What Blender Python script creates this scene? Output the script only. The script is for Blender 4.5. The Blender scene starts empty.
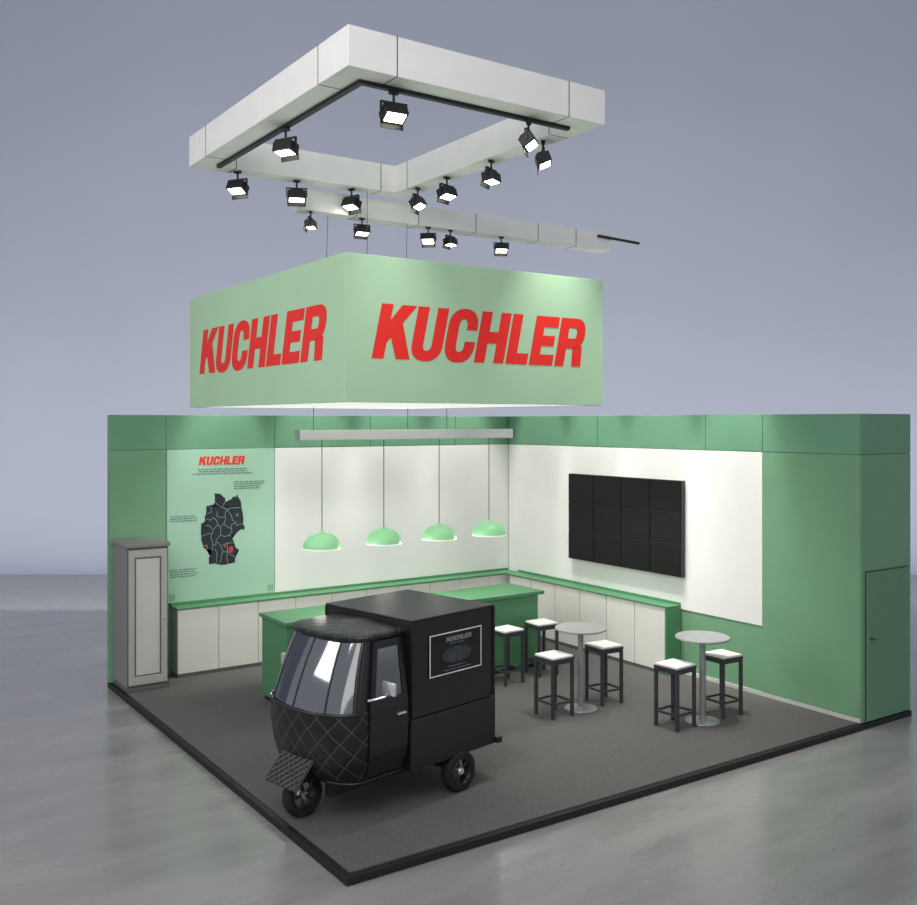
import bpy, bmesh, math, random
from mathutils import Vector, Matrix
random.seed(4)
scn = bpy.context.scene
COL = scn.collection
scn.view_settings.view_transform = 'Standard'
PI = math.pi

# ------------------------------------------------------------------ materials
def lin(c):
    c /= 255.0
    return c/12.92 if c <= .04045 else ((c+.055)/1.055)**2.4
def rgb(r, g, b): return (lin(r), lin(g), lin(b), 1)

def mat(name, col, rough=.5, metal=0, noise=0, nscale=8, bump=0, bscale=200, emit=None, estr=0, coat=0, spec=.5):
    m = bpy.data.materials.new(name); m.use_nodes = True
    nt = m.node_tree; b = nt.nodes['Principled BSDF']
    b.inputs['Base Color'].default_value = col
    b.inputs['Roughness'].default_value = rough
    b.inputs['Metallic'].default_value = metal
    b.inputs['Coat Weight'].default_value = coat
    b.inputs['Specular IOR Level'].default_value = spec
    if emit:
        b.inputs['Emission Color'].default_value = emit
        b.inputs['Emission Strength'].default_value = estr
    tc = nt.nodes.new('ShaderNodeTexCoord')
    if noise:
        n = nt.nodes.new('ShaderNodeTexNoise'); n.inputs['Scale'].default_value = nscale
        n.inputs['Detail'].default_value = 6
        nt.links.new(tc.outputs['Object'], n.inputs['Vector'])
        r = nt.nodes.new('ShaderNodeValToRGB')
        r.color_ramp.elements[0].position = .3; r.color_ramp.elements[1].position = .7
        r.color_ramp.elements[0].color = tuple(c*(1-noise) for c in col[:3])+(1,)
        r.color_ramp.elements[1].color = tuple(min(1, c*(1+noise)) for c in col[:3])+(1,)
        nt.links.new(n.outputs['Fac'], r.inputs['Fac'])
        nt.links.new(r.outputs['Color'], b.inputs['Base Color'])
    if bump:
        n2 = nt.nodes.new('ShaderNodeTexNoise'); n2.inputs['Scale'].default_value = bscale
        nt.links.new(tc.outputs['Object'], n2.inputs['Vector'])
        bp = nt.nodes.new('ShaderNodeBump'); bp.inputs['Strength'].default_value = bump
        bp.inputs['Distance'].default_value = .01
        nt.links.new(n2.outputs['Fac'], bp.inputs['Height'])
        nt.links.new(bp.outputs['Normal'], b.inputs['Normal'])
    return m

M = {}
M['green'] = mat('wall_green', rgb(110, 154, 120), .6, noise=.05, nscale=1.5)
M['band'] = mat('band_green', rgb(102, 150, 120), .6, noise=.05, nscale=2)
M['dgreen'] = mat('counter_green', rgb(76, 132, 92), .45, noise=.04, nscale=2)
M['doorgreen'] = mat('door_green', rgb(98, 140, 108), .55, noise=.04)
M['handle'] = mat('door_handle_grey', rgb(60, 84, 68), .4, noise=.04)
M['pale'] = mat('banner_green', rgb(170, 206, 170), .8, noise=.04, nscale=1.2)
M['mint'] = mat('poster_mint', rgb(160, 198, 176), .7, noise=.03, nscale=1)
M['white'] = mat('panel_white', rgb(228, 228, 225), .7, noise=.02, nscale=2)
M['cab'] = mat('cabinet_white', rgb(218, 217, 211), .5, noise=.02, nscale=3)
M['cabdark'] = mat('cabinet_gap', rgb(90, 92, 90), .7, noise=.05)
M['cabbody'] = mat('cabinet_body', rgb(158, 158, 152), .7, noise=.03)
M['black'] = mat('matt_black', rgb(20, 20, 21), .5, noise=.15, nscale=20)
M['satin'] = mat('satin_black', rgb(21, 21, 22), .33, noise=.08, nscale=5, spec=.6)
M['edge'] = mat('platform_black', rgb(18, 18, 18), .6, noise=.1)
M['red'] = mat('lettering_red', rgb(234, 40, 30), .6, noise=.02)
M['dred'] = mat('map_red', rgb(190, 50, 44), .6, noise=.02)
M['truss'] = mat('truss_white', rgb(240, 239, 236), .7, noise=.03, nscale=3)
M['seam'] = mat('seam_grey', rgb(70, 70, 70), .7, noise=.05)
M['lens'] = mat('lamp_face', rgb(255, 250, 240), .3, emit=(1, .93, .78, 1), estr=14, noise=.01)
M['bulb'] = mat('bulb', rgb(255, 250, 235), .3, emit=(1, .95, .82, 1), estr=8, noise=.01)
M['lip'] = mat('lamp_lip_glow', rgb(225, 245, 222), .4, emit=(.80, 1, .80, 1), estr=.5, noise=.01)  # ring's emission stands in for the lamplit underside of the shade
M['screen'] = mat('screen_black', rgb(14, 14, 14), .55, noise=.1, spec=.3)
M['frameblack'] = mat('screen_frame', rgb(16, 16, 16), .6, noise=.1, spec=.3)
M['gap'] = mat('screen_gap', rgb(54, 54, 54), .5, noise=.05)
M['rubber'] = mat('tyre_rubber', rgb(18, 18, 18), .8, bump=.3, bscale=80)
M['chrome'] = mat('chrome', rgb(232, 234, 236), .22, metal=.75, noise=.02)
M['rim'] = mat('rim_grey', rgb(70, 72, 74), .35, metal=.7, noise=.05)
M['legs'] = mat('stool_leg', rgb(56, 58, 60), .45, noise=.05)
M['seatw'] = mat('seat_white', rgb(236, 235, 230), .55, noise=.02)
M['tabletop'] = mat('table_grey', rgb(158, 160, 160), .4, noise=.03)
M['tableleg'] = mat('table_metal', rgb(155, 157, 158), .35, metal=.4, noise=.03)
M['grey'] = mat('showcase_grey', rgb(128, 126, 122), .5, noise=.04)
M['frontgrey'] = mat('showcase_front', rgb(168, 167, 162), .5, noise=.03)
M['frost'] = mat('showcase_panel', rgb(194, 193, 188), .35, noise=.06, nscale=2)
M['map'] = mat('map_dark', rgb(28, 36, 46), .7, noise=.05)
M['mapline'] = mat('map_line', rgb(150, 176, 164), .7, noise=.02)
M['txt'] = mat('print_grey', rgb(92, 128, 112), .7, noise=.02)
M['chalk'] = mat('chalk', rgb(215, 216, 214), .8, noise=.05)
M['board'] = mat('board_black', rgb(14, 15, 16), .5, noise=.5, nscale=6)
M['shade'] = mat('lamp_green', rgb(144, 200, 150), .35, noise=.02, emit=rgb(150, 218, 158), estr=.30)
M['wire'] = mat('wire_grey', rgb(70, 70, 74), .5, noise=.02)
M['chalkdim'] = mat('chalk_dim', rgb(135, 137, 136), .8, noise=.05)
M['picture'] = mat('board_picture', rgb(58, 62, 64), .7, noise=.5, nscale=22)
M['under'] = mat('underside_glow', rgb(240, 240, 234), .7, emit=(1, 1, .96, 1), estr=.7, noise=.02)  # white fabric underside; the light on it is added as emission
M['skirt'] = mat('skirting', rgb(190, 194, 186), .5, noise=.02)

# fine mottled carpet
m = mat('carpet_grey', rgb(92, 90, 89), .95, bump=.5, bscale=400); nt = m.node_tree; b = nt.nodes['Principled BSDF']
tc = nt.nodes['Texture Coordinate']
na = nt.nodes.new('ShaderNodeTexNoise'); na.inputs['Scale'].default_value = 60; na.inputs['Detail'].default_value = 6; na.inputs['Roughness'].default_value = .7
nt.links.new(tc.outputs['Object'], na.inputs['Vector'])
rr = nt.nodes.new('ShaderNodeValToRGB'); rr.color_ramp.elements[0].position = .3; rr.color_ramp.elements[1].position = .7
rr.color_ramp.elements[0].color = rgb(66, 65, 64); rr.color_ramp.elements[1].color = rgb(106, 104, 102)
nt.links.new(na.outputs['Fac'], rr.inputs['Fac']); nt.links.new(rr.outputs['Color'], b.inputs['Base Color'])
M['carpet'] = m

# concrete floor
m = bpy.data.materials.new('hall_floor'); m.use_nodes = True; nt = m.node_tree; b = nt.nodes['Principled BSDF']
tc = nt.nodes.new('ShaderNodeTexCoord')
mp = nt.nodes.new('ShaderNodeMapping'); mp.inputs['Scale'].default_value = (.35, 1.4, 1); mp.inputs['Rotation'].default_value = (0, 0, .55)
nt.links.new(tc.outputs['Object'], mp.inputs['Vector'])
n1 = nt.nodes.new('ShaderNodeTexNoise'); n1.inputs['Scale'].default_value = 1.1; n1.inputs['Detail'].default_value = 8; n1.inputs['Roughness'].default_value = .6
nt.links.new(mp.outputs['Vector'], n1.inputs['Vector'])
r1 = nt.nodes.new('ShaderNodeValToRGB'); r1.color_ramp.elements[0].position = .3; r1.color_ramp.elements[1].position = .75
r1.color_ramp.elements[0].color = rgb(122, 121, 121); r1.color_ramp.elements[1].color = rgb(156, 153, 150)  # concrete tone; its streaks also stand in for reflected light
nt.links.new(n1.outputs['Fac'], r1.inputs['Fac']); nt.links.new(r1.outputs['Color'], b.inputs['Base Color'])
r2 = nt.nodes.new('ShaderNodeValToRGB'); r2.color_ramp.elements[0].color = (.15, .15, .15, 1); r2.color_ramp.elements[1].color = (.34, .34, .34, 1)
r2.color_ramp.elements[0].position = .35; r2.color_ramp.elements[1].position = .65
nt.links.new(n1.outputs['Fac'], r2.inputs['Fac']); nt.links.new(r2.outputs['Color'], b.inputs['Roughness'])
b.inputs['Specular IOR Level'].default_value = .8
M['floor'] = m
M['backdrop'] = mat('hall_wall', rgb(184, 190, 206), .9, noise=.05, nscale=.12)

# quilted black (uses UV)
def quilt(name, k, line=(52, 52, 54), w0=.06, w1=.14):
    m = bpy.data.materials.new(name); m.use_nodes = True; nt = m.node_tree; b = nt.nodes['Principled BSDF']
    uv = nt.nodes.new('ShaderNodeUVMap'); uv.uv_map = 'UVMap'
    sp = nt.nodes.new('ShaderNodeSeparateXYZ'); nt.links.new(uv.outputs['UV'], sp.inputs[0])
    outs = []
    for op in ('ADD', 'SUBTRACT'):
        a = nt.nodes.new('ShaderNodeMath'); a.operation = op
        nt.links.new(sp.outputs['X'], a.inputs[0]); nt.links.new(sp.outputs['Y'], a.inputs[1])
        s = nt.nodes.new('ShaderNodeMath'); s.operation = 'MULTIPLY'; s.inputs[1].default_value = k*PI
        nt.links.new(a.outputs[0], s.inputs[0])
        w = nt.nodes.new('ShaderNodeMath'); w.operation = 'SINE'; nt.links.new(s.outputs[0], w.inputs[0])
        ab = nt.nodes.new('ShaderNodeMath'); ab.operation = 'ABSOLUTE'; nt.links.new(w.outputs[0], ab.inputs[0])
        outs.append(ab)
    mn = nt.nodes.new('ShaderNodeMath'); mn.operation = 'MINIMUM'
    nt.links.new(outs[0].outputs[0], mn.inputs[0]); nt.links.new(outs[1].outputs[0], mn.inputs[1])
    pw = nt.nodes.new('ShaderNodeMath'); pw.operation = 'POWER'; pw.inputs[1].default_value = .5
    nt.links.new(mn.outputs[0], pw.inputs[0])
    bp = nt.nodes.new('ShaderNodeBump'); bp.inputs['Distance'].default_value = .010; bp.inputs['Strength'].default_value = .5
    nt.links.new(pw.outputs[0], bp.inputs['Height']); nt.links.new(bp.outputs['Normal'], b.inputs['Normal'])
    rp = nt.nodes.new('ShaderNodeValToRGB')
    rp.color_ramp.elements[0].position = w0; rp.color_ramp.elements[1].position = w1
    rp.color_ramp.elements[0].color = rgb(*line); rp.color_ramp.elements[1].color = rgb(21, 21, 22)
    nt.links.new(mn.outputs[0], rp.inputs['Fac']); nt.links.new(rp.outputs['Color'], b.inputs['Base Color'])
    b.inputs['Roughness'].default_value = .38
    return m
M['quilt'] = quilt('quilted_black', 4.6, (76, 76, 78), .04, .10)
M['quilt_roof'] = quilt('quilted_roof', 5.0, (58, 58, 60), .04, .10)
M['quilt_small'] = quilt('mesh_black', 13.0, (80, 80, 82), .12, .3)

# vehicle glass
m = bpy.data.materials.new('vehicle_glass'); m.use_nodes = True; nt = m.node_tree
nt.nodes.remove(nt.nodes['Principled BSDF']); out = nt.nodes['Material Output']
g = nt.nodes.new('ShaderNodeBsdfGlossy'); g.inputs['Roughness'].default_value = .07; g.inputs['Color'].default_value = (.92, .95, .97, 1)
t = nt.nodes.new('ShaderNodeBsdfTransparent'); t.inputs['Color'].default_value = (.62, .65, .67, 1)
mx = nt.nodes.new('ShaderNodeMixShader')
lw = nt.nodes.new('ShaderNodeLayerWeight'); lw.inputs['Blend'].default_value = .5
rp = nt.nodes.new('ShaderNodeMapRange'); rp.inputs['To Min'].default_value = .20; rp.inputs['To Max'].default_value = 1.0
nt.links.new(lw.outputs['Fresnel'], rp.inputs['Value']); nt.links.new(rp.outputs['Result'], mx.inputs['Fac'])
nt.links.new(t.outputs[0], mx.inputs[1]); nt.links.new(g.outputs[0], mx.inputs[2]); nt.links.new(mx.outputs[0], out.inputs['Surface'])
M['glass'] = m

# ------------------------------------------------------------------ mesh builder
class MB:
    def __init__(s):
        s.bm = bmesh.new(); s.uv = None
    def box(s, x0, y0, z0, x1, y1, z1, bev=0, mtx=None, seg=2):
        r = bmesh.ops.create_cube(s.bm, size=1)
        vs = r['verts']
        for v in vs:
            v.co = Vector(((x0+x1)/2+v.co.x*(x1-x0), (y0+y1)/2+v.co.y*(y1-y0), (z0+z1)/2+v.co.z*(z1-z0)))
        if bev:
            es = list({e for v in vs for e in v.link_edges})
            rr = bmesh.ops.bevel(s.bm, geom=es, offset=bev, segments=seg, affect='EDGES', profile=.5)
            vs = list({v for f in rr['faces'] for v in f.verts} | {v for v in vs if v.is_valid})
        if mtx:
            for v in vs: v.co = mtx @ v.co
        return s
    def cyl(s, p0, p1, r0, r1=None, n=16, cap=True):
        p0 = Vector(p0); p1 = Vector(p1); r1 = r0 if r1 is None else r1
        d = p1-p0; q = d.to_track_quat('Z', 'Y')
        mt = Matrix.Translation((p0+p1)/2) @ q.to_matrix().to_4x4()
        bmesh.ops.create_cone(s.bm, cap_ends=cap, segments=n, radius1=r0, radius2=r1, depth=d.length, matrix=mt)
        return s
    def tube(s, pts, r, n=8):
        pts = [Vector(p) for p in pts]; rings = []
        for i, p in enumerate(pts):
            a = pts[max(0, i-1)]; c = pts[min(len(pts)-1, i+1)]
            q = (c-a).to_track_quat('Z', 'Y')
            rings.append([s.bm.verts.new(p+q @ Vector((r*math.cos(2*PI*k/n), r*math.sin(2*PI*k/n), 0))) for k in range(n)])
        for i in range(len(rings)-1):
            for k in range(n):
                s.bm.faces.new((rings[i][k], rings[i][(k+1) % n], rings[i+1][(k+1) % n], rings[i+1][k]))
        s.bm.faces.new(rings[0][::-1]); s.bm.faces.new(rings[-1])
        return s
    def lathe(s, prof, n=32, mtx=None, close=False):
        mtx = mtx or Matrix.Identity(4)
        rings = []
        for (r, z) in prof:
            if r < 1e-5: rings.append([s.bm.verts.new(mtx @ Vector((0, 0, z)))])
            else: rings.append([s.bm.verts.new(mtx @ Vector((r*math.cos(2*PI*k/n), r*math.sin(2*PI*k/n), z))) for k in range(n)])
        idx = list(range(len(rings)-1))
        pairs = [(rings[i], rings[i+1]) for i in idx]
        if close: pairs.append((rings[-1], rings[0]))
        for a, c in pairs:
            for k in range(n):
                k2 = (k+1) % n
                if len(a) == 1 and len(c) == 1: continue
                if len(a) == 1: s.bm.faces.new((a[0], c[k2], c[k]))
                elif len(c) == 1: s.bm.faces.new((a[k], a[k2], c[0]))
                else: s.bm.faces.new((a[k], a[k2], c[k2], c[k]))
        return s
    def poly(s, pts):
        f = s.bm.faces.new([s.bm.verts.new(Vector(p)) for p in pts])
        return f
    def grid(s, rows, uvs=None):
        lay = s.bm.loops.layers.uv.get('UVMap') or s.bm.loops.layers.uv.new('UVMap')
        vv = [[s.bm.verts.new(Vector(p)) for p in row] for row in rows]
        for i in range(len(vv)-1):
            for k in range(len(vv[0])-1):
                f = s.bm.faces.new((vv[i][k], vv[i][k+1], vv[i+1][k+1], vv[i+1][k]))
                if uvs:
                    ids = ((i, k), (i, k+1), (i+1, k+1), (i+1, k))
                    for lp, (a, c) in zip(f.loops, ids): lp[lay].uv = uvs[a][c]
        return vv
    def build(s, name, m, parent=None, smooth=False, fix=True, loc=None):
        if fix: bmesh.ops.recalc_face_normals(s.bm, faces=s.bm.faces)
        me = bpy.data.meshes.new(name); s.bm.to_mesh(me); s.bm.free()
        me.materials.append(m)
        if smooth:
            for p in me.polygons: p.use_smooth = True
            try: me.set_sharp_from_angle(angle=math.radians(35))
            except Exception: pass
        o = bpy.data.objects.new(name, me); COL.objects.link(o)
        if parent: o.parent = parent
        if loc: o.location = loc
        return o

def tag(o, label=None, cat=None, group=None, kind=None):
    if label: o['label'] = label
    if cat: o['category'] = cat
    if group: o['group'] = group
    if kind: o['kind'] = kind
    return o
def thing(name, label, cat, loc=(0, 0, 0), rz=0, group=None):
    o = bpy.data.objects.new(name, None); COL.objects.link(o)
    o.empty_display_size = .1
    o.location = loc; o.rotation_euler = (0, 0, rz)
    return tag(o, label, cat, group)
def copy_tree(o, parent=None):
    c = o.copy(); COL.objects.link(c)
    if parent: c.parent = parent
    for ch in list(o.children): copy_tree(ch, c)
    return c

PZ = .08   # platform top
WH = 3.80  # wall top

# ------------------------------------------------------------------ setting
yaw = math.atan2(-.5655, .8247)
F = Vector((.5655, .8247, 0)); R = Vector((.8247, -.5655, 0)); CAM = Vector((-3.655, -6.90, 3.70))
mb = MB(); mb.box(-60, -40, -.2, 60, 60, 0)
fl = mb.build('floor', M['floor']); tag(fl, 'smooth grey polished hall floor around the stand', 'floor', kind='structure')
mb = MB(); prof = [(-2.0, .002)]+[(-2.0+2.0*math.sin(PI/2*k/14), .002+2.0-2.0*math.cos(PI/2*k/14)) for k in range(1, 15)]+[(0, 36), (.3, 36), (.3, .002)]
mb.grid([[(x, p[0], p[1]) for p in prof] for x in (-60, 60)])
wb = mb.build('wall_back', M['backdrop'], loc=CAM+F*25.6-Vector((0, 0, 3.7)), smooth=True); wb.rotation_euler = (0, 0, yaw)
tag(wb, 'plain blue grey hall wall far behind the stand', 'wall', kind='structure')

mb = MB(); mb.box(0, 0, 0, 8, 7.1, .07, bev=.006)
pf = mb.build('platform', M['edge']); tag(pf, 'low square stand platform with black edge', 'platform', kind='structure')
mb = MB(); mb.box(.06, .06, .068, 7.94, 7.08, PZ)
mb.build('carpet', M['carpet'], pf)['label'] = 'dark grey carpet on the platform'

LEFT, RIGHT = [], []
wl = MB().box(0, 6.90, PZ, 8.04, 7.0, WH-.002).build('wall_left', M['green']); tag(wl, 'green stand wall with poster and pendant lamps in front', 'wall', kind='structure'); LEFT.append(wl)
def panels_x(splits, z0, z1, name, m, th, parent, y=6.9):
    for a, c in zip(splits[:-1], splits[1:]):
        MB().box(a+.004, y-th, z0, c-.004, y, z1, bev=.002, seg=1).build(name, m, parent)
panels_x([.0, .79, 2.46, 4.13, 5.8, 6.945], 3.31, WH, 'top_band', M['band'], .012, wl)
panels_x([.0, .79], PZ, 3.30, 'green_panel', M['green'], .010, wl)
panels_x([2.46, 6.955], 1.0, 3.30, 'white_panel', M['white'], .010, wl)

YE = .03
wr = MB().box(7.0, YE, PZ, 8.04, 7.0, WH-.002).build('wall_right', M['green']); tag(wr, 'thick green wall carrying the screens with a store room door in its end', 'wall', kind='structure'); RIGHT.append(wr)
def panels_y(splits, z0, z1, name, m, th, parent, x=7.0):
    for a, c in zip(splits[:-1], splits[1:]):
        MB().box(x-th, a+.004, z0, x, c-.004, z1, bev=.002, seg=1).build(name, m, parent)
panels_y([YE, 1.46, 2.43, 4.65, 6.985], 3.31, WH, 'top_band', M['band'], .012, wr)
panels_y([YE, 1.46], PZ+.06, 3.30, 'green_panel', M['green'], .010, wr)
panels_y([1.46, 6.985], 1.0, 3.30, 'white_panel', M['white'], .010, wr)
MB().box(6.982, YE, PZ, 7.0, 6.98, PZ+.05).build('skirting_strip', M['skirt'], wr)
for z0, z1, mm, nm in ((3.31, WH, 'band', 'top_band'), (PZ, 3.30, 'green', 'green_panel')):
    MB().box(6.99, YE-.012, z0, 8.04, YE, z1, bev=.002, seg=1).build(nm, M[mm], wr)
dr = MB().box(7.08, YE-.036, PZ+.01, 7.95, YE-.012, 1.88, bev=.003, seg=1).build('door_1', M['doorgreen']); RIGHT.append(dr)
tag(dr, 'flush green store room door in the end of the right wall', 'door', kind='structure')
def frame_bar(*a): MB().box(*a).build('door_frame', M['handle'], dr)
frame_bar(7.065, YE-.024, PZ, 7.078, YE-.012, 1.90); frame_bar(7.952, YE-.024, PZ, 7.965, YE-.012, 1.90); frame_bar(7.078, YE-.024, 1.883, 7.952, YE-.012, 1.90)
hd = MB(); y = YE-.036; hd.cyl((7.16, y, 1.08), (7.16, y-.044, 1.08), .010, n=12); hd.cyl((7.16, y-.04, 1.08), (7.25, y-.04, 1.08), .008, n=12); hd.cyl((7.16, y, 1.08), (7.16, y-.006, 1.08), .022, n=20)
hd.build('door_handle', M['handle'], dr)

# ------------------------------------------------------------------ lettering
def arc(cx, cy, ro, ri, a0, a1, n=16, e=1.0):
    res = []
    def P(r, a):
        c, s_ = math.cos(a), math.sin(a)
        return (cx+r[0]*math.copysign(abs(c)**e, c), cy+r[1]*math.copysign(abs(s_)**e, s_))
    for i in range(n):
        a, b_ = math.radians(a0+(a1-a0)*i/n), math.radians(a0+(a1-a0)*(i+1)/n)
        res.append([P(ro, a), P(ro, b_), P(ri, b_), P(ri, a)])
    return res
def bx(a, b_, c, d): return [(a, b_), (c, b_), (c, d), (a, d)]
T = .275
LET = {
 'K': (.82, [bx(0, 0, T, 1), [(T, .29), (.84, 1), (.49, 1), (T, .71)], [(.355, .39), (.57, .67), (.89, 0), (.56, 0)]]),
 'U': (.76, [bx(0, .30, T, 1), bx(.76-T, .30, .76, 1)]+arc(.38, .30, (.38, .32), (.38-T, .12), 180, 360, e=.86)),
 'C': (.76, [bx(0, .34, T, .66)]+arc(.38, .66, (.38, .36), (.38-T, .155), 2, 180, 18, e=.86)+arc(.38, .34, (.38, .36), (.38-T, .155), 180, 358, 18, e=.86)+[bx(.38+.38-T, .61, .76, .675), bx(.38+.38-T, .325, .76, .39)]),
 'H': (.79, [bx(0, 0, T, 1), bx(.79-T, 0, .79, 1), bx(T, .38, .79-T, .61)]),
 'L': (.60, [bx(0, 0, T, 1), bx(T, 0, .60, .22)]),
 'E': (.68, [bx(0, 0, T, 1), bx(T, 0, .68, .22), bx(T, .395, .63, .605), bx(T, .78, .68, 1)]),
 'R': (.79, [bx(0, 0, T, 1), bx(T, .80, .47, 1), bx(T, .37, .47, .58)]+arc(.47, .685, (.31, .315), (.31-T+.02, .105), -90, 90, e=.86)+[[(.47-.01, .38), (.74, .44), (.79, 0), (.51, 0)]]),
}
def word(text, mb, fn, shear=.2, gap=.055):
    x = 0; k = 0
    tot = sum(LET[c][0]+gap for c in text)-gap+shear
    for ch in text:
        w, ps = LET[ch]
        for p in ps:
            d = .0002*(k % 3) if len(ps) < 8 else .0002*(k % 2)
            mb.poly([fn((x+a+shear*c)/tot, c, d) for a, c in p]); k += 1
        x += w+gap

# ------------------------------------------------------------------ poster
ps = MB().box(.80, 6.874, 1.10, 2.45, 6.90, 3.30, bev=.002, seg=1).build('wall_poster', M['mint']); LEFT.append(ps)
tag(ps, 'tall mint green wall poster with red heading and dark map', 'poster')
mb = MB(); word('KUCHLER', mb, lambda u, v, d: (1.26+u*.72, 6.871-d, 3.07+v*.125)); mb.build('heading', M['red'], ps)
OUT = [(8.6,54.9),(9.4,54.8),(9.9,54.8),(10.0,54.5),(10.9,54.4),(10.8,54.0),(11.4,53.95),(12.1,54.15),(12.5,54.45),(13.1,54.35),(13.4,54.65),(13.7,54.3),(14.2,53.9),(14.4,53.3),(14.15,52.85),(14.6,52.6),(14.7,52.1),(14.7,51.6),(15.0,51.15),(14.8,50.85),(14.3,51.0),(13.3,50.6),(12.5,50.4),(12.1,50.3),(12.5,49.9),(12.7,49.4),(13.3,49.0),(13.8,48.75),(13.45,48.55),(12.8,48.15),(13.0,47.8),(12.9,47.5),(12.2,47.65),(11.1,47.4),(10.4,47.5),(10.2,47.3),(9.6,47.55),(8.9,47.65),(8.4,47.6),(7.6,47.6),(7.6,48.2),(8.2,48.95),(7.4,49.15),(6.7,49.2),(6.4,49.5),(6.2,49.95),(6.1,50.2),(6.3,50.5),(6.0,50.75),(6.1,51.2),(6.2,51.5),(6.0,51.85),(6.8,51.95),(7.0,52.3),(6.75,52.55),(7.05,52.65),(7.2,53.25),(7.1,53.55),(7.9,53.7),(8.3,53.5),(8.6,53.85),(9.0,53.9),(8.8,54.3),(8.9,54.6)]
rg = random.Random(7); O2 = []
for k, p in enumerate(OUT):
    q = OUT[(k+1) % len(OUT)]; O2.append(p); dx, dy = q[0]-p[0], q[1]-p[1]; L = math.hypot(dx, dy)
    for t_ in (.33, .66):
        j = rg.uniform(-.09, .09)*min(1, L*1.5); O2.append((p[0]+dx*t_-dy/L*j, p[1]+dy*t_+dx/L*j))
def geo(p, y): return (1.285+(p[0]-5.9)/9.15*.69, y, 1.57+(p[1]-47.25)/7.7*1.09)
mb = MB(); mb.poly([geo(p, 6.871) for p in O2]); bmesh.ops.triangulate(mb.bm, faces=mb.bm.faces)
gm = mb.build('map', M['map'], ps)
LINES = [[(9.0,53.9),(9.6,53.55),(10.3,53.4),(10.9,53.95)],[(10.4,53.4),(11.3,53.1),(12.2,53.3),(13.3,53.25),(14.4,53.3)],
 [(11.3,53.1),(10.9,52.8),(11.0,52.1),(10.6,51.65),(9.9,51.35),(9.4,51.6),(9.2,52.0),(8.5,52.4),(7.9,52.1),(7.0,52.3)],
 [(9.4,51.6),(8.5,51.1),(8.2,50.7),(7.5,50.75),(6.3,50.5)],[(8.2,50.7),(8.0,50.3),(8.4,49.8),(8.4,49.3),(8.2,48.95)],
 [(6.4,49.5),(7.2,49.55),(7.4,49.15)],[(8.4,49.5),(9.0,49.5),(9.1,50.0),(9.8,50.4),(10.0,50.6),(10.0,51.0),(9.9,51.35)],
 [(9.1,49.8),(9.6,49.7),(10.1,49.3),(10.4,48.8),(10.2,48.5),(10.1,48.0),(9.9,47.6)],[(10.0,50.5),(10.8,50.3),(11.6,50.4),(12.1,50.3)],
 [(11.6,50.4),(12.3,50.8),(12.2,51.1),(12.2,51.5),(13.1,51.7)],[(10.6,51.65),(11.4,51.3),(12.2,51.1)],
 [(11.3,53.1),(12.2,52.5),(12.4,52.0),(13.1,51.7),(13.2,51.4),(14.7,51.55)],[(13.2,52.6),(13.6,52.6),(13.6,52.4),(13.2,52.4),(13.2,52.6)],
 [(10.4,49.4),(11.2,49.6),(12.6,49.6)],[(10.4,48.7),(11.4,48.7),(12.2,48.3),(12.8,48.15)],[(9.3,53.0),(9.2,52.5),(10.0,52.3),(11.0,52.4)],[(8.0,53.5),(8.1,52.9),(7.2,52.8)],
 [(7.0,51.6),(7.8,51.5),(8.3,51.2)],[(8.8,49.1),(9.3,48.6),(9.1,48.0),(9.3,47.7)],[(11.3,49.6),(11.4,48.7),(11.2,48.1),(11.5,47.5)]]
mb = MB()
for L in LINES:
    for a, c in zip(L[:-1], L[1:]):
        A = Vector(geo(a, 6.869)); C = Vector(geo(c, 6.869)); d = (C-A).normalized(); n = Vector((-d.z, 0, d.x))*.0028
        mb.poly([A-n, C-n, C+n, A+n])
mb.build('state_borders', M['mapline'], gm)
for P_ in ([(11.7,49.1),(12.3,49.3),(12.6,49.0),(12.4,48.6),(11.9,48.6),(11.6,48.8)], [(6.8,49.45),(7.4,49.55),(7.3,49.25)], [(10.7,49.5),(11.1,49.45),(11.0,49.15),(10.7,49.2)]):
    mb = MB(); mb.poly([geo(p, 6.868) for p in P_]); mb.build('red_region', M['dred'], gm)
def lines(x, z, w, rows, h=.013, center=False):
    mb = MB()
    for k in range(rows):
        ww = w*random.uniform(.75, 1); xx = x+(w-ww)/2 if center else x; e = xx+ww
        while xx < e:
            l = random.uniform(.03, .09)
            mb.poly([(xx, 6.871, z-k*.033), (min(e, xx+l), 6.871, z-k*.033), (min(e, xx+l), 6.871, z-k*.033+h), (xx, 6.871, z-k*.033+h)])
            xx += l+.014
    mb.build('small_print', M['txt'], ps)
lines(1.16, 3.00, .95, 3, center=True); lines(1.80, 2.80, .50, 4); lines(.84, 2.33, .42, 3); lines(.84, 1.56, .48, 4)
for x in (.83, 2.34):
    mb = MB()
    for (a0, b0, a1, b1) in ((0, 0, .08, .01), (0, .07, .08, .08), (0, .01, .01, .07), (.07, .01, .08, .07), (.025, .03, .055, .05)):
        mb.poly([(x+a0, 6.871, 1.14+b0), (x+a1, 6.871, 1.14+b0), (x+a1, 6.871, 1.14+b1), (x+a0, 6.871, 1.14+b1)])
    mb.build('corner_mark', M['txt'], ps)

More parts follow.
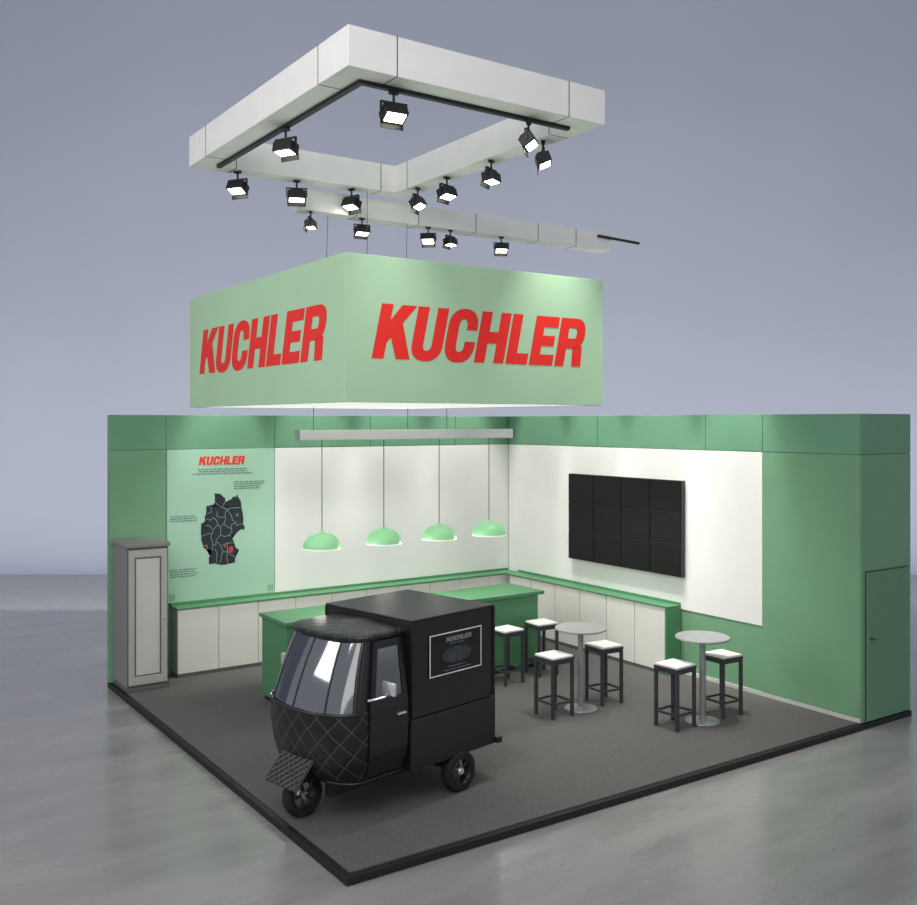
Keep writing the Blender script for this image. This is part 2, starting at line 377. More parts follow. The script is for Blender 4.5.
# ------------------------------------------------------------------ base cabinets
def cabinet(w, d, h):
    t = thing('base_cabinet', 'white', 'cabinet')
    b_ = MB(); b_.box(.001, .02, .05, w-.001, d, h); b_.build('body', M['cabbody'], t)
    MB().box(0, .006, 0, w, d-.02, .05).build('plinth', M['cabdark'], t)
    MB().box(.004, 0, .053, w-.004, .019, h-.004, bev=.002, seg=1).build('door', M['cab'], t)
    return t
CH = .96
ordn = ['first', 'second', 'third', 'fourth', 'fifth', 'sixth', 'seventh', 'eighth', 'ninth', 'tenth']
c0 = cabinet(.605, .27, CH)
for i in range(10):
    o = c0 if i == 0 else copy_tree(c0)
    o.location = (.86+.606*i, 6.60, PZ); LEFT.append(o)
    tag(o, f'white flat door base cabinet under the poster wall ledge, {ordn[i]} from the grey showcase', 'cabinet', 'base cabinets along the left wall')
for i in range(6):
    o = copy_tree(c0)
    o.location = (6.70, 2.92+.61*(i+1), PZ); o.rotation_euler = (0, 0, -PI/2); RIGHT.append(o)
    tag(o, f'white flat door base cabinet below the screens, {ordn[i]} from the open end of the ledge', 'cabinet', 'base cabinets along the right wall')
wt = thing('worktop', 'long narrow green ledge on the cabinets under poster and pendant lamps', 'worktop', (.85, 6.585, PZ+CH)); LEFT.append(wt)
MB().box(0, 0, 0, 6.07, .285, .025, bev=.004).build('slab', M['dgreen'], wt); MB().box(0, .255, .025, 6.07, .285, .06, bev=.003).build('upstand', M['dgreen'], wt)
wt = thing('worktop', 'narrow green ledge on the cabinets below the black screens', 'worktop', (6.685, 2.88, PZ+CH)); RIGHT.append(wt)
MB().box(0, 0, 0, .29, 3.78, .025, bev=.004).build('slab', M['dgreen'], wt); MB().box(.26, 0, .025, .29, 3.78, .06, bev=.003).build('upstand', M['dgreen'], wt)
ep = MB().box(6.69, 2.885, PZ, 6.975, 2.912, PZ+CH, bev=.003).build('end_panel', M['dgreen']); tag(ep, 'upright green end panel closing the cabinet row below the screens', 'panel'); RIGHT.append(ep)

# ------------------------------------------------------------------ island counter
ic = thing('island_counter', 'long dark green bar counter behind the black three wheeled van', 'counter', (1.42, 4.30, PZ))
MB().box(.03, .03, .06, 4.05, .80, 1.07, bev=.004).build('body', M['dgreen'], ic)
MB().box(.06, .06, 0, 4.02, .77, .06).build('plinth', M['black'], ic)
MB().box(0, 0, 1.07, 4.15, .83, 1.12, bev=.005).build('counter_top', M['dgreen'], ic)

# ------------------------------------------------------------------ showcase
sc = thing('display_cabinet', 'tall grey display cabinet with framed pale door in the left corner', 'cabinet', (.05, 6.22, PZ)); LEFT.append(sc)
MB().box(0, .02, .06, .56, .65, 1.93, bev=.006).build('body', M['grey'], sc)
MB().box(.0, 0, 0, .56, .65, .06, bev=.006).build('base', M['cabdark'], sc)
MB().box(-.02, -.025, 1.93, .58, .66, 1.99, bev=.012).build('crown', M['grey'], sc)
mb = MB(); mb.box(.02, -.01, .09, .10, .02, 1.9, bev=.006); mb.box(.46, -.01, .09, .54, .02, 1.9, bev=.006); mb.box(.095, -.01, 1.80, .465, .02, 1.9, bev=.006); mb.box(.095, -.01, .09, .465, .02, .20, bev=.006)
d_ = mb.build('door', M['frontgrey'], sc)
MB().box(.10, .004, .20, .46, .019, 1.80).build('door_panel', M['frost'], d_)
mb = MB(); mb.box(.105, -.002, .205, .120, .006, 1.795); mb.box(.440, -.002, .205, .455, .006, 1.795); mb.box(.12, -.002, 1.780, .44, .006, 1.795); mb.box(.12, -.002, .205, .44, .006, .220)
mb.build('moulding', M['cabdark'], d_)
mb = MB(); mb.box(.008, -.004, .08, .02, .02, 1.915); mb.box(.54, -.004, .08, .552, .02, 1.915); mb.box(.02, -.004, 1.902, .54, .02, 1.915); mb.box(.02, -.004, .078, .54, .02, .09); mb.build('door_gap', M['cabdark'], d_)
MB().cyl((.50, -.01, .95), (.50, -.03, .95), .012, n=12).build('knob', M['chrome'], d_)

# ------------------------------------------------------------------ video wall
tv = thing('video_wall', 'large black video wall of twelve screens on the right white wall', 'screen', (6.985, 2.80, 1.47)); RIGHT.append(tv)
MB().box(-.072, .004, .004, 0, 2.45, 1.386).build('mounting_frame', M['gap'], tv)
for i in range(4):
    for j in range(3):
        y = .0+i*.6125; z = j*.4633
        s_ = MB().box(-.09, y+.006, z+.006, -.06, y+.6065, z+.4573, bev=.004).build('screen', M['frameblack'], tv)
        MB().box(-.0915, y+.018, z+.018, -.089, y+.594, z+.445).build('display_panel', M['screen'], s_)

for o in LEFT: o.location.y += .10
for o in RIGHT: o.location.x -= .04

# ------------------------------------------------------------------ stools & tables
def stool():
    t = thing('bar_stool', '', 'stool', group='bar stools with white seats')
    a = .157; H = .70; q = .019
    for sx in (-1, 1):
        for sy in (-1, 1):
            MB().box(sx*a-q, sy*a-q, 0, sx*a+q, sy*a+q, H, bev=.003, seg=1).build('leg', M['legs'], t)
    for s in (-1, 1):
        MB().box(s*a-.014, -a+q, H-.04, s*a+.014, a-q, H).build('seat_rail', M['legs'], t)
        MB().box(-a+q, s*a-.014, H-.04, a-q, s*a+.014, H).build('seat_rail', M['legs'], t)
        MB().box(s*a-.012, -a+q, .17, s*a+.012, a-q, .195).build('footrest', M['legs'], t)
        MB().box(-a+q, s*a-.012, .17, a-q, s*a+.012, .195).build('footrest', M['legs'], t)
    MB().box(-.180, -.180, H, .180, .180, H+.024, bev=.004).build('seat_base', M['legs'], t)
    MB().box(-.168, -.168, H+.024, .168, .168, H+.050, bev=.006, seg=2).build('seat', M['seatw'], t)
    return t
st = stool()
SP = [(4.58, 3.92, .05, 'at the green counter, nearest the van'), (5.27, 4.0, -.05, 'at the right end of the green counter'),
      (4.14, 2.38, .03, 'left of the round table beside the van'), (5.04, 2.45, -.06, 'right of the round table closer to the green counter'),
      (5.04, 1.22, .08, 'left of the round table nearest the store room wall'), (5.90, 1.24, -.04, 'right of the round table nearest the store room wall')]
for i, (x, y, a, l) in enumerate(SP):
    o = st if i == 0 else copy_tree(st)
    o.location = (x, y, PZ); o.rotation_euler = (0, 0, a)
    o['label'] = 'square bar stool with white seat '+l
def table():
    t = thing('bar_table', '', 'table', group='round bar tables')
    MB().lathe([(0, 0), (.205, 0), (.21, .006), (.205, .014), (.05, .024), (.03, .04), (0, .04)], 40).build('base', M['tableleg'], t, smooth=True)
    MB().cyl((0, 0, .03), (0, 0, 1.0), .036, n=24).build('pole', M['tableleg'], t, smooth=True)
    MB().lathe([(0, .985), (.08, .985), (.09, 1.0), (.315, 1.0), (.325, 1.01), (.325, 1.022), (.318, 1.03), (0, 1.03)], 56).build('tabletop', M['tabletop'], t, smooth=True)
    return t
tb = table(); tb.location = (4.58, 2.38, PZ); tb['label'] = 'round grey bar table between the two middle stools'
t2 = copy_tree(tb); t2.location = (5.45, 1.16, PZ); t2['label'] = 'round grey bar table nearest the store room wall'

# ------------------------------------------------------------------ ring truss
X0, Y0, X1, Y1, W = .783, 1.454, 4.133, 5.994, .30
RZ0, RZ1 = 7.14, 7.54
ring = thing('lighting_truss', 'large white square lighting frame hanging above the red lettered banner cube', 'lighting frame', (X0, Y0, RZ0))
lx, ly, lz = X1-X0, Y1-Y0, RZ1-RZ0
MB().box(0, 0, 0, lx, W, lz, bev=.006).build('beam', M['truss'], ring)
MB().box(0, ly-W, 0, lx, ly, lz, bev=.006).build('beam', M['truss'], ring)
MB().box(0, W, 0, W, ly-W, lz, bev=.006).build('beam', M['truss'], ring)
MB().box(lx-W, W, 0, lx, ly-W, lz, bev=.006).build('beam', M['truss'], ring)
e = .003
for x in (.55, 2.8):
    for y in (0, ly-W): MB().box(x-.005, y-e, -e, x+.005, y+W+e, lz+e).build('joint', M['seam'], ring)
for y in (.65, 3.9):
    for x in (0, lx-W): MB().box(x-e, y-.005, -e, x+W+e, y+.005, lz+e).build('joint', M['seam'], ring)
mb = MB(); mb.box(W-.03, W-.03, -.04, W+.03, ly-W, .0); mb.box(W, W+.03, .0, W+.012, ly-W, .05); mb.build('track_rail', M['black'], ring)
mb = MB(); mb.box(W+.03, W-.03, -.04, lx-W, W+.03, 0); mb.box(W, W, .0, lx-W, W+.012, .05); mb.build('track_rail', M['black'], ring)

B2X, B2Y, B2Z, B2L, B2H = 2.45, 6.02, 6.78, 6.10, .31
bm2 = thing('lighting_beam', 'straight white lighting beam hanging lower behind the square frame', 'lighting frame', (B2X, B2Y, B2Z))
MB().box(0, 0, 0, B2L, .3, B2H, bev=.006).build('beam', M['truss'], bm2)
for x in (.9, 2.0, 3.1, 4.4, 5.25): MB().box(x-.005, -.003, -.003, x+.005, .303, B2H+.003).build('joint', M['seam'], bm2)
MB().cyl((5.75, -.025, .23), (6.75, -.025, .20), .026, n=12).build('rod', M['black'], bm2)

def spot():
    t = thing('spotlight', '', 'spotlight', group='black spotlights')
    MB().box(-.05, -.025, -.03, .05, .025, 0, bev=.005).build('mount', M['black'], t)
    MB().cyl((0, 0, -.03), (0, 0, -.11), .014, n=12).build('stem', M['black'], t)
    mb = MB(); mb.box(-.15, -.018, -.125, .15, .018, -.11); mb.box(-.15, -.018, -.235, -.138, .018, -.11); mb.box(.138, -.018, -.235, .15, .018, -.11)
    mb.build('yoke', M['black'], t)
    mb = MB(); mb.box(-.132, -.085, -.065, .132, .085, .055, bev=.012); mb.box(-.09, -.055, .045, .09, .055, .085, bev=.01)
    h = mb.build('head', M['black'], t, loc=(0, 0, -.22))
    mb = MB(); mb.box(-.105, -.062, -.071, .105, .062, -.064, bev=.003, seg=1); mb.build('lens', M['lens'], h)
    mb = MB(); mb.box(-.13, .085, -.12, .13, .091, -.05, mtx=Matrix.Translation((0, .085, -.05)) @ Matrix.Rotation(.35, 4, 'X') @ Matrix.Translation((0, -.085, .05))); mb.build('barn_door', M['black'], h)
    return t
sp0 = spot()
RAIL = RZ0-.04
SPOTS = [(1.083, 3.55, RAIL, -1.1, 1, 12, 'on the left near arm of the square frame'),
 (1.47, 1.754, RAIL, -.1, 1, 30, 'nearest the front corner of the square frame'),
 (3.24, 1.754, RAIL, .7, 1, 34, 'on the right end of the front rail of the square frame'),
 (3.95, 2.36, RZ0, .9, 1.05, 22, 'under the right arm, closest to the right corner of the frame'),
 (3.95, 3.43, RZ0, .5, 1, 8, 'second from the right corner under the right rear arm of the frame'),
 (3.95, 4.48, RZ0, .3, 1, 18, 'third from the right corner under the right rear arm of the frame'),
 (3.95, 5.25, RZ0, .6, 1, 28, 'just right of the inner rear corner of the square frame'),
 (3.17, 5.84, RZ0, -1.3, 1, 20, 'just left of the inner rear corner of the square frame'),
 (2.29, 5.84, RZ0, -.4, 1, 12, 'in the middle under the rear left arm of the square frame'),
 (1.41, 5.84, RZ0, -1.0, 1, 26, 'under the left corner of the square frame'),
 (2.62, 6.07, B2Z, .9, .85, 6, 'leftmost under the straight beam'),
 (3.47, 6.07, B2Z, -.2, .85, 16, 'second from left under the straight beam'),
 (4.66, 6.07, B2Z, -.7, .85, 32, 'third from left under the straight beam'),
 (5.08, 6.07, B2Z, .4, .85, 8, 'fourth from left under the straight beam'),
 (6.10, 6.07, B2Z, -.5, .85, 24, 'rightmost under the straight beam')]
for i, (x, y, z, a, s, pt, l) in enumerate(SPOTS):
    o = sp0 if i == 0 else copy_tree(sp0)
    o.location = (x, y, z-.001); o.rotation_euler = (0, 0, a); o.scale = (s, s, s)
    for ch in o.children:
        if ch.name.startswith('head'): ch.rotation_euler = (-math.radians(pt), 0, 0)
    o['label'] = 'lit black spotlight '+l

# ------------------------------------------------------------------ banner cube
BX0, BY0, BX1, BY1, BZ0, BZ1 = .759, 1.471, 4.115, 5.891, 3.893, 5.34
bc = thing('banner_cube', 'pale green hanging fabric cube with big red lettering', 'banner', (BX0, BY0, BZ0))
a, c, h = BX1-BX0, BY1-BY0, BZ1-BZ0; w = .035
p1 = MB().box(0, 0, 0, a, w, h, bev=.004).build('front_panel', M['pale'], bc)
p2 = MB().box(0, w, 0, w, c-w, h, bev=.004).build('side_panel', M['pale'], bc)
MB().box(0, c-w, 0, a, c, h, bev=.004).build('rear_panel', M['pale'], bc)
MB().box(a-w, w, 0, a, c-w, h, bev=.004).build('side_panel', M['pale'], bc)
MB().box(w, w, .004, a-w, c-w, .02).build('underside', M['under'], bc)
mb = MB(); word('KUCHLER', mb, lambda u, v, d: (.290+u*2.83, -.003-d, .435+v*.545), shear=.24); mb.build('lettering', M['red'], p1, fix=False)
mb = MB(); word('KUCHLER', mb, lambda u, v, d: (-.003-d, 4.05-u*3.71, .43+v*.565), shear=.24); mb.build('lettering', M['red'], p2, fix=False)
for (p, q, l) in (((2.75, BY1-.02, BZ1), (2.95, B2Y+.15, B2Z), 'rear left edge'), ((3.45, BY1-.02, BZ1), (3.45, BY1-.02, RZ0), 'middle of the rear edge'), ((4.09, BY1-.06, BZ1), (4.30, B2Y+.10, B2Z), 'rear right corner')):
    o = MB().cyl(p, q, .0045, n=6).build('suspension_wire', M['wire'])
    tag(o, f'thin wire holding the {l} of the green banner cube', 'wire', 'wires holding the banner cube')

# ------------------------------------------------------------------ pendant bar and lamps
pb = thing('pendant_rail', 'long slim white rail carrying the four green pendant lamps', 'rail', (1.73, 4.55, 3.465))
MB().box(0, 0, 0, 3.45, .10, .13, bev=.006).build('bar', M['truss'], pb)
MB().box(-.02, -.004, -.004, 0, .104, .134).build('end_cap', M['cabbody'], pb); MB().box(3.45, -.004, -.004, 3.47, .104, .134).build('end_cap', M['cabdark'], pb)
for x, l in ((.22, 'left end'), (1.65, 'middle'), (2.30, 'right half')):
    o = MB().cyl((1.73+x, 4.60, 3.596), (1.73+x, 4.60, 3.896), .0045, n=6).build('suspension_wire', M['wire'])
    tag(o, f'thin dark wire holding the {l} of the white pendant rail', 'wire', 'wires holding the pendant rail')
def pendant():
    t = thing('pendant_lamp', '', 'lamp', group='green pendant lamps')
    MB().cyl((0, 0, 0), (0, 0, -1.21), .006, n=8).build('cord', M['wire'], t)
    prof = [(.02, -1.185), (.035, -1.195), (.04, -1.21)]
    for k in range(0, 11):
        a_ = PI/2*k/10; prof.append((.04+.205*math.sin(a_), -1.395+.18*math.cos(a_)))
    prof += [(.245, -1.405)]
    inner = [(r-.006 if r > .03 else r, z-.006) for r, z in prof[::-1]]
    s_ = MB().lathe(prof+inner, 40, close=True).build('shade', M['shade'], t, smooth=True)
    MB().lathe([(.236, -1.405), (.248, -1.405), (.249, -1.411), (.248, -1.417), (.236, -1.417)], 40, close=True).build('rim', M['lip'], s_, smooth=True)
    MB().lathe([(0, -1.41), (.06, -1.40), (.08, -1.35), (.06, -1.28), (.03, -1.24), (0, -1.23)], 20).build('bulb', M['bulb'], t, smooth=True)
    return t
pn = pendant()
for i, x in enumerate((2.07, 3.0, 3.9, 4.77)):
    o = pn if i == 0 else copy_tree(pn)
    o.location = (x, 4.60, 3.464)
    o['label'] = 'green dome pendant lamp over the counter, '+['leftmost of four', 'second from left', 'third from left', 'rightmost of four, nearest the wall corner'][i]

# ------------------------------------------------------------------ three wheeler
van = thing('three_wheeler_van', 'black three wheeled delivery van with quilted cab and boxy rear parked on the stand', 'van', (1.64, 1.591, PZ), math.atan2(-.2, -.98))
NS, NC = 5, 30
def outline(w, xb, xs, xf, p=2.35):
    pts = [(xb+(xs-xb)*k/NS, w) for k in range(NS)]
    for k in range(NC+1):
        a_ = PI*k/NC; c_, s_ = math.cos(a_), math.sin(a_)
        pts.append((xs+(xf-xs)*abs(s_)**(2/p), w*math.copysign(abs(c_)**(2/p), c_)))
    pts += [(xb+(xs-xb)*k/NS, -w) for k in range(NS-1, -1, -1)]
    return pts
def loft(secs, mb, i0=0, i1=None, off=0, planar=False):
    rows, uvs = [], []
    for (z, w, xs, xf) in secs:
        pts = outline(w+off, .66, xs, xf+off)[i0:i1]
        acc = 0; row = []; ur = []
        for k, p in enumerate(pts):
            if k: acc += math.dist(p, pts[k-1])
            row.append((p[0], p[1], z)); ur.append([acc, z])
        for u in ur: u[0] -= acc/2
        rows.append(row); uvs.append([tuple(p) for p in pts] if planar else [tuple(u) for u in ur])
    return mb.grid(rows, uvs)
LOW = [(.36, .46, 1.12, 1.36), (.37, .52, 1.15, 1.40), (.45, .57, 1.18, 1.46), (.62, .60, 1.20, 1.52), (.82, .612, 1.20, 1.56), (1.02, .61, 1.18, 1.565)]
mb = MB(); vv = loft(LOW, mb)
mb.bm.faces.new(vv[0][::-1]); mb.bm.faces.new(vv[-1])
mb.build('cab_body', M['quilt'], van, smooth=True, fix=True)
def ringpath(z, w, xs, xf, i0=0, i1=None): return [(p[0], p[1], z) for p in outline(w, .66, xs, xf)[i0:i1]]
MB().tube(ringpath(1.02, .612, 1.18, 1.567)[6:-6], .015).build('belt_trim', M['satin'], van, smooth=True)
MB().tube(ringpath(.37, .53, 1.15, 1.405), .014).build('sill_trim', M['satin'], van, smooth=True)
GL = [(1.02, .60, 1.16, 1.55), (1.64, .52, 1.04, 1.28)]
def S(i, v):
    a_ = outline(GL[0][1], .66, GL[0][2], GL[0][3])[i]; b_ = outline(GL[1][1], .66, GL[1][2], GL[1][3])[i]
    return (a_[0]+(b_[0]-a_[0])*v, a_[1]+(b_[1]-a_[1])*v, GL[0][0]+(GL[1][0]-GL[0][0])*v)
NT = NS+NC+1+NS
ip = [NS+3, NS+9, NS+15, NS+21, NS+27]
for a_, b_ in zip(ip[:-1], ip[1:]):
    mb = MB(); rows = []
    for q in range(7):
        v = q/6; P = Vector(S(a_, v)); Q = Vector(S(b_, v)); row = []
        bow = Vector((.018*math.sin(PI*v), 0, 0))
        for k in range(7):
            s_ = k/6; C_ = Vector(S(a_+round((b_-a_)*s_), v)); L_ = P.lerp(Q, s_); row.append(L_.lerp(C_, .8)+bow)
        rows.append(row)
    mb.grid(rows); mb.build('windscreen', M['glass'], van, smooth=True)
for i in ip: MB().tube([Vector(S(i, q/4))+Vector((.018*math.sin(PI*q/4), 0, 0)) for q in range(5)], .018 if i in (ip[0], ip[-1]) else .010).build('windscreen_pillar', M['satin'], van, smooth=True)
for (a_, b_) in ((0, 1), (NT-2, NT-1)):
    mb = MB(); loft(GL, mb, a_, b_+1); mb.build('rear_pillar', M['satin'], van)
for (a_, b_) in ((NS-1, NS+3), (NS+27, NS+31)):
    mb = MB(); loft(GL, mb, a_, b_+1); mb.build('front_pillar', M['satin'], van)
ROOF = [(1.635, .51, 1.02, 1.27), (1.625, .53, 1.05, 1.31), (1.635, .54, 1.05, 1.325), (1.66, .54, 1.05, 1.325), (1.677, .525, 1.04, 1.30), (1.687, .49, 1.02, 1.25), (1.697, .38, .99, 1.14), (1.702, .2, .94, 1.02), (1.704, .1, .87, .94)]
mb = MB(); vv = loft(ROOF, mb, planar=True); mb.bm.faces.new(vv[-1]); mb.build('cab_roof', M['quilt_roof'], van, smooth=True)
def wz(z):
    if z >= 1.02: return .612+(.525-.612)*(z-1.02)/.62
    for (z0, w0, _, _), (z1, w1, _, _) in zip(LOW[:-1], LOW[1:]):
        if z0 <= z <= z1: return w0+(w1-w0)*(z-z0)/(z1-z0)
for s_ in (1, -1):
    def slab(quad_rows, name, m, par, off0=0, off1=.02):
        mb = MB(); g1 = mb.grid([[(x, s_*(wz(z)+off1), z) for x in xs_] for z, xs_ in quad_rows]); g2 = mb.grid([[(x, s_*(wz(z)+off0), z) for x in xs_] for z, xs_ in quad_rows])
        def rim(g): return g[0]+[r[-1] for r in g[1:]]+g[-1][-2::-1]+[r[0] for r in g[-2:0:-1]]
        R1, R2 = rim(g1), rim(g2)
        for k in range(len(R1)):
            k2 = (k+1) % len(R1); mb.bm.faces.new((R1[k], R1[k2], R2[k2], R2[k]))
        return mb.build(name, m, par)
    dd = slab([(z, (.70, .93, 1.16)) for z in (.42, .5, .62, .82, 1.02)]+[(1.11, (.70, .92, 1.145))], 'door', M['satin'], van)
    slab([(1.11, (.70, .755)), (1.55, (.70, .755))], 'window_frame', M['satin'], dd)
    slab([(1.11, (1.09, 1.145)), (1.55, (1.01, 1.065))], 'window_frame', M['satin'], dd)
    slab([(1.55, (.70, .88, 1.065)), (1.62, (.70, .88, 1.055))], 'window_frame', M['satin'], dd)
    slab([(1.105, (.75, .92, 1.095)), (1.555, (.75, .88, 1.015))], 'side_window', M['glass'], dd, .006, .010)
    mb = MB(); mb.box(.74, min(s_*.63, s_*.655), .93, .84, max(s_*.63, s_*.655), .95, bev=.004); mb.build('door_handle', M['chrome'], dd)
    mi = MB().tube([(1.17, s_*.61, 1.12), (1.13, s_*.67, 1.14), (1.06, s_*.72, 1.16), (1.05, s_*.75, 1.22)], .012).build('mirror_arm', M['chrome'], van, smooth=True)
    mb = MB(); mb.box(1.04, s_*.77-.08, 1.18, 1.075, s_*.77+.08, 1.30, bev=.012); hm = mb.build('mirror_head', M['chrome'], mi, smooth=True)
    MB().box(1.035, s_*.77-.05, 1.205, 1.041, s_*.77+.05, 1.285).build('mirror_glass', M['board'], hm)
MB().box(.70, -.42, 1.021, .78, .42, 1.30, bev=.03).build('seat_back', M['black'], van)
MB().box(.662, -.50, 1.021, .68, .50, 1.62).build('cab_rear_wall', M['black'], van)
mb = MB(); mb.tube([(1.12+.05*math.sin(t_*PI/8), .13*math.cos(t_*PI/8), 1.16+.12*math.sin(t_*PI/8)) for t_ in range(17)], .011); mb.cyl((1.12, 0, 1.16), (1.3, 0, 1.0), .015); mb.box(1.11, -.12, 1.15, 1.13, .12, 1.17)
mb.build('steering_wheel', M['black'], van, smooth=True)
MB().box(-.50, -.645, .36, .67, .645, .84, bev=.010).build('load_bed', M['satin'], van)
bxp = MB().box(-.475, -.635, .842, .66, .635, 1.75, bev=.012).build('cargo_box', M['satin'], van)
MB().box(-.485, -.645, 1.745, .67, .645, 1.77, bev=.008).build('box_roof', M['black'], van)
for x in (-.475, .655): 
    for y in (-.64, .64): MB().box(x-.012, y-.012, .845, x+.012, y+.012, 1.745, bev=.003, seg=1).build('corner_trim', M['black'], bxp)
for y in (-.26, .26): MB().box(-.50, y-.04, .22, 1.35, y+.04, .36).build('chassis_rail', M['black'], van)
MB().cyl((0, -.56, .20), (0, .56, .20), .03).build('axle', M['black'], van)
mb = MB(); mb.box(-.57, -.68, .36, -.50, .68, .42, bev=.008); mb.build('rear_bumper', M['black'], van)
mb = MB(); mb.box(-.28, .636, 1.19, .44, .650, 1.59, bev=.003, seg=1); bd = mb.build('sign_board', M['board'], van)
mb = MB()
for (x0, z0, x1, z1) in ((-.28, 1.19, .44, 1.200), (-.28, 1.580, .44, 1.59), (-.28, 1.200, -.270, 1.580), (.430, 1.200, .44, 1.580)): mb.box(x0, .648, z0, x1, .654, z1)
mb.build('board_frame', M['chalk'], bd)
mb = MB(); word('KUCHLER', mb, lambda u, v, d: (.22-u*.36, .6515+d, 1.50+v*.045)); mb.build('chalk_heading', M['chalkdim'], bd)
def dash(mb, x0, x1, z, h): mb.poly([(x0, .6515, z), (x1, .6515, z), (x1, .6515, z+h), (x0, .6515, z+h)])
for zz_, hw in ((1.475, .09), (1.255, .12), (1.225, .18)):
    mb = MB(); x = hw+.07
    while x > .07-hw: l = random.uniform(.015, .04); dash(mb, x, x-l, zz_, .007); x -= l+.012
    mb.build('chalk_line', M['chalkdim'], bd)
mb = MB(); N_ = 28
mb.poly([(.07+.20*math.cos(2*PI*k/N_), .6512, 1.365+.075*math.sin(2*PI*k/N_)) for k in range(N_)])
mb.build('board_picture', M['picture'], bd)
def wheel(x, y, out):
    mt = Matrix.Translation((x, y, .20)) @ Matrix.Rotation(-PI/2*out, 4, 'X')
    tyre = [(.13, -.055), (.17, -.06), (.19, -.05), (.198, -.03), (.20, 0), (.198, .03), (.19, .05), (.17, .06), (.13, .055)]
    w_ = MB().lathe(tyre, 40, mt, close=True).build('wheel', M['rubber'], van, smooth=True)
    mb = MB(); mb.lathe([(.132, -.05), (.132, .05), (.122, .056), (.115, .04), (.115, -.04), (.122, -.056)], 36, mt, close=True)
    for k in range(5):
        r_ = Matrix.Rotation(2*PI*k/5, 4, 'Z'); mb.box(.02, -.014, .02, .12, .014, .036, bev=.003, seg=1, mtx=mt @ r_)
    mb.build('rim', M['rim'], w_, smooth=True)
    MB().lathe([(0, -.03), (.04, -.03), (.04, .035), (.032, .05), (0, .055)], 20, mt).build('hub_cap', M['chrome'], w_, smooth=True)
wheel(0, .60, 1); wheel(0, -.60, -1); wheel(1.44, 0, 1)
mb = MB()
for s_ in (1, -1): mb.cyl((1.44, s_*.085, .20), (1.36, s_*.085, .44), .015); 
mb.cyl((1.44, -.095, .20), (1.44, .095, .20), .014); mb.box(1.30, -.11, .38, 1.44, .11, .43, bev=.01); mb.build('front_fork', M['black'], van)
mb = MB(); HW = .225
A = [(1.48, -HW, .57), (1.48, HW, .57)]; B = [(1.69, -HW, .34), (1.69, HW, .34)]
n_ = Vector((.22, 0, .19)).normalized()*.012
rows = [[Vector(A[0])+n_, Vector(A[1])+n_], [Vector(B[0])+n_, Vector(B[1])+n_], [Vector(B[0])-n_, Vector(B[1])-n_], [Vector(A[0])-n_, Vector(A[1])-n_], [Vector(A[0])+n_, Vector(A[1])+n_]]
uvs = [[(0, 0), (.45, 0)], [(0, .31), (.45, .31)], [(0, .33), (.45, .33)], [(0, .6), (.45, .6)], [(0, .62), (.45, .62)]]
vv = mb.grid(rows, uvs); mb.bm.faces.new([r[0] for r in vv[:4]]); mb.bm.faces.new([r[1] for r in vv[:4]][::-1])
mb.build('front_mudguard', M['quilt_small'], van)

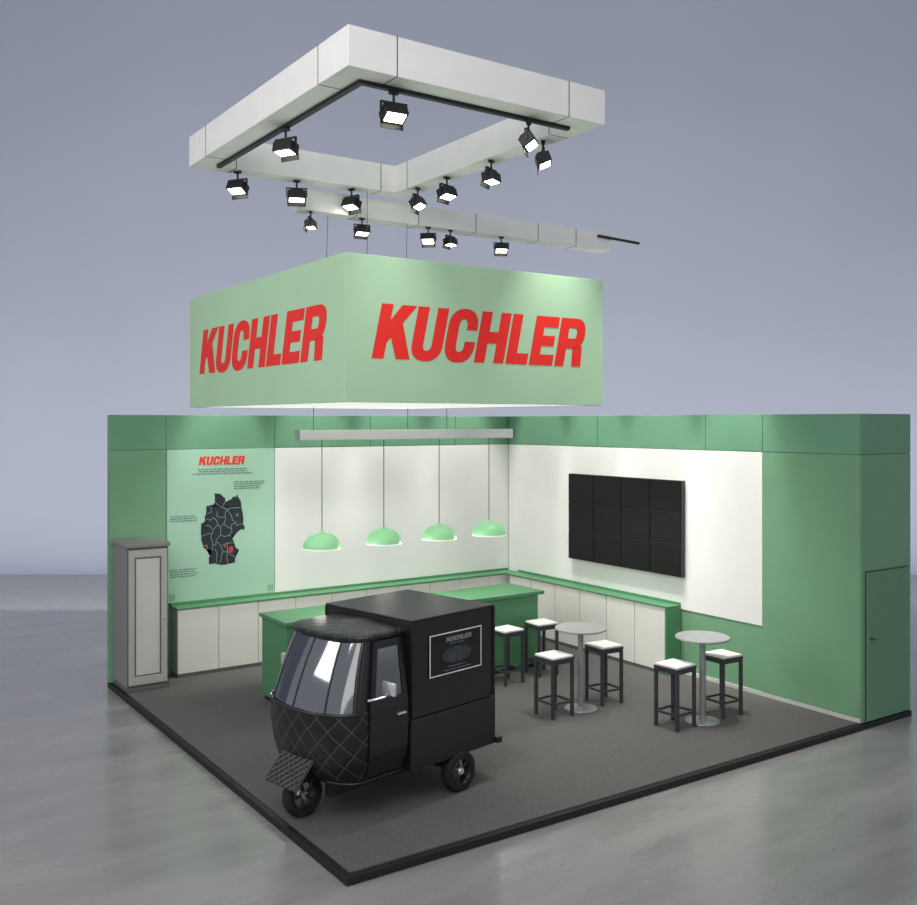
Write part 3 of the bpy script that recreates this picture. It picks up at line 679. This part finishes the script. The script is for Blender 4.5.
# ------------------------------------------------------------------ lights
w = bpy.data.worlds.new('World'); scn.world = w; w.use_nodes = True
w.node_tree.nodes['Background'].inputs[0].default_value = (.64, .665, .74, 1)
w.node_tree.nodes['Background'].inputs[1].default_value = .66
def area(loc, tgt, size, e, col=(1, .98, .95)):
    l = bpy.data.lights.new('area', 'AREA'); l.shape = 'RECTANGLE'; l.size = size[0]; l.size_y = size[1]; l.energy = e; l.color = col
    o = bpy.data.objects.new('area_light', l); COL.objects.link(o); o.location = loc
    o.rotation_euler = (Vector(tgt)-Vector(loc)).to_track_quat('-Z', 'Y').to_euler(); return o
def spotl(loc, tgt, e, ang=50, blend=.7, col=(1, .96, .88), r=.06):
    l = bpy.data.lights.new('spot', 'SPOT'); l.energy = e; l.spot_size = math.radians(ang); l.spot_blend = blend; l.color = col; l.shadow_soft_size = r
    o = bpy.data.objects.new('spot_light', l); COL.objects.link(o); o.location = loc
    o.rotation_euler = (Vector(tgt)-Vector(loc)).to_track_quat('-Z', 'Y').to_euler(); return o
area((-5, -4, 9), (2.5, 2, 4.5), (5, 5), 460)  # added front light for the banner, no fitting modelled
area((-9, 4, 7), (.8, 3.5, 4.5), (5, 4), 260)  # added fill to brighten the banner's left face
area((-4, -12, 7), (4, 3, 2), (12, 6), 260)  # added soft hall fill from the camera side
for s in (-16, -6, 4, 14):  # added washers, unseen behind the stand, to brighten the backdrop
    p = CAM+F*18.3+R*s; p.z = 1.0
    q = CAM+F*25.6+R*s; q.z = 6.5
    area(p, q, (8, 1.5), 270, (1, .97, .93))
WARM = (1, .965, .90)
# scallops high on both white walls, plus a softer wash of the rest
for x in (1.62, 3.1, 4.5, 5.9):
    spotl((x, 6.25, 5.4), (x, 7.0, 3.0), 240, 44, .7, WARM, .08)
    spotl((x, 6.1, 6.4), (x, 7.0, 2.3), 330, 46, 1, WARM, .1)
for y in (1.9, 3.3, 4.7, 6.1):
    spotl((5.6, y, 6.4), (6.96, y, 2.9), 520, 30, .7, WARM, .08)
    spotl((5.1, y, 6.9), (6.96, y, 2.2), 480, 42, 1, WARM, .1)
for x, y in ((3.4, 1.0), (5.0, 1.6), (5.4, 3.2), (4.8, .9)): spotl((x, y, 6.9), (x+.1, y+.3, 0), 420, 56, 1, WARM)
spotl((1.2, .9, 6.9), (1.3, 1.2, 0), 220, 56, 1, WARM)
for x in (2.07, 3.0, 3.9, 4.77):
    l = bpy.data.lights.new('pendant', 'POINT'); l.energy = 14; l.color = WARM; l.shadow_soft_size = .03
    o = bpy.data.objects.new('pendant_light', l); COL.objects.link(o); o.location = (x, 4.60, 3.464-1.46)

cam = bpy.data.cameras.new('Camera'); co = bpy.data.objects.new('Camera', cam); COL.objects.link(co)
cam.sensor_width = 36; cam.lens = 975/917*36; cam.shift_y = -30.5/917; cam.clip_end = 300
co.location = CAM; co.rotation_euler = (PI/2, 0, yaw)
scn.camera = co
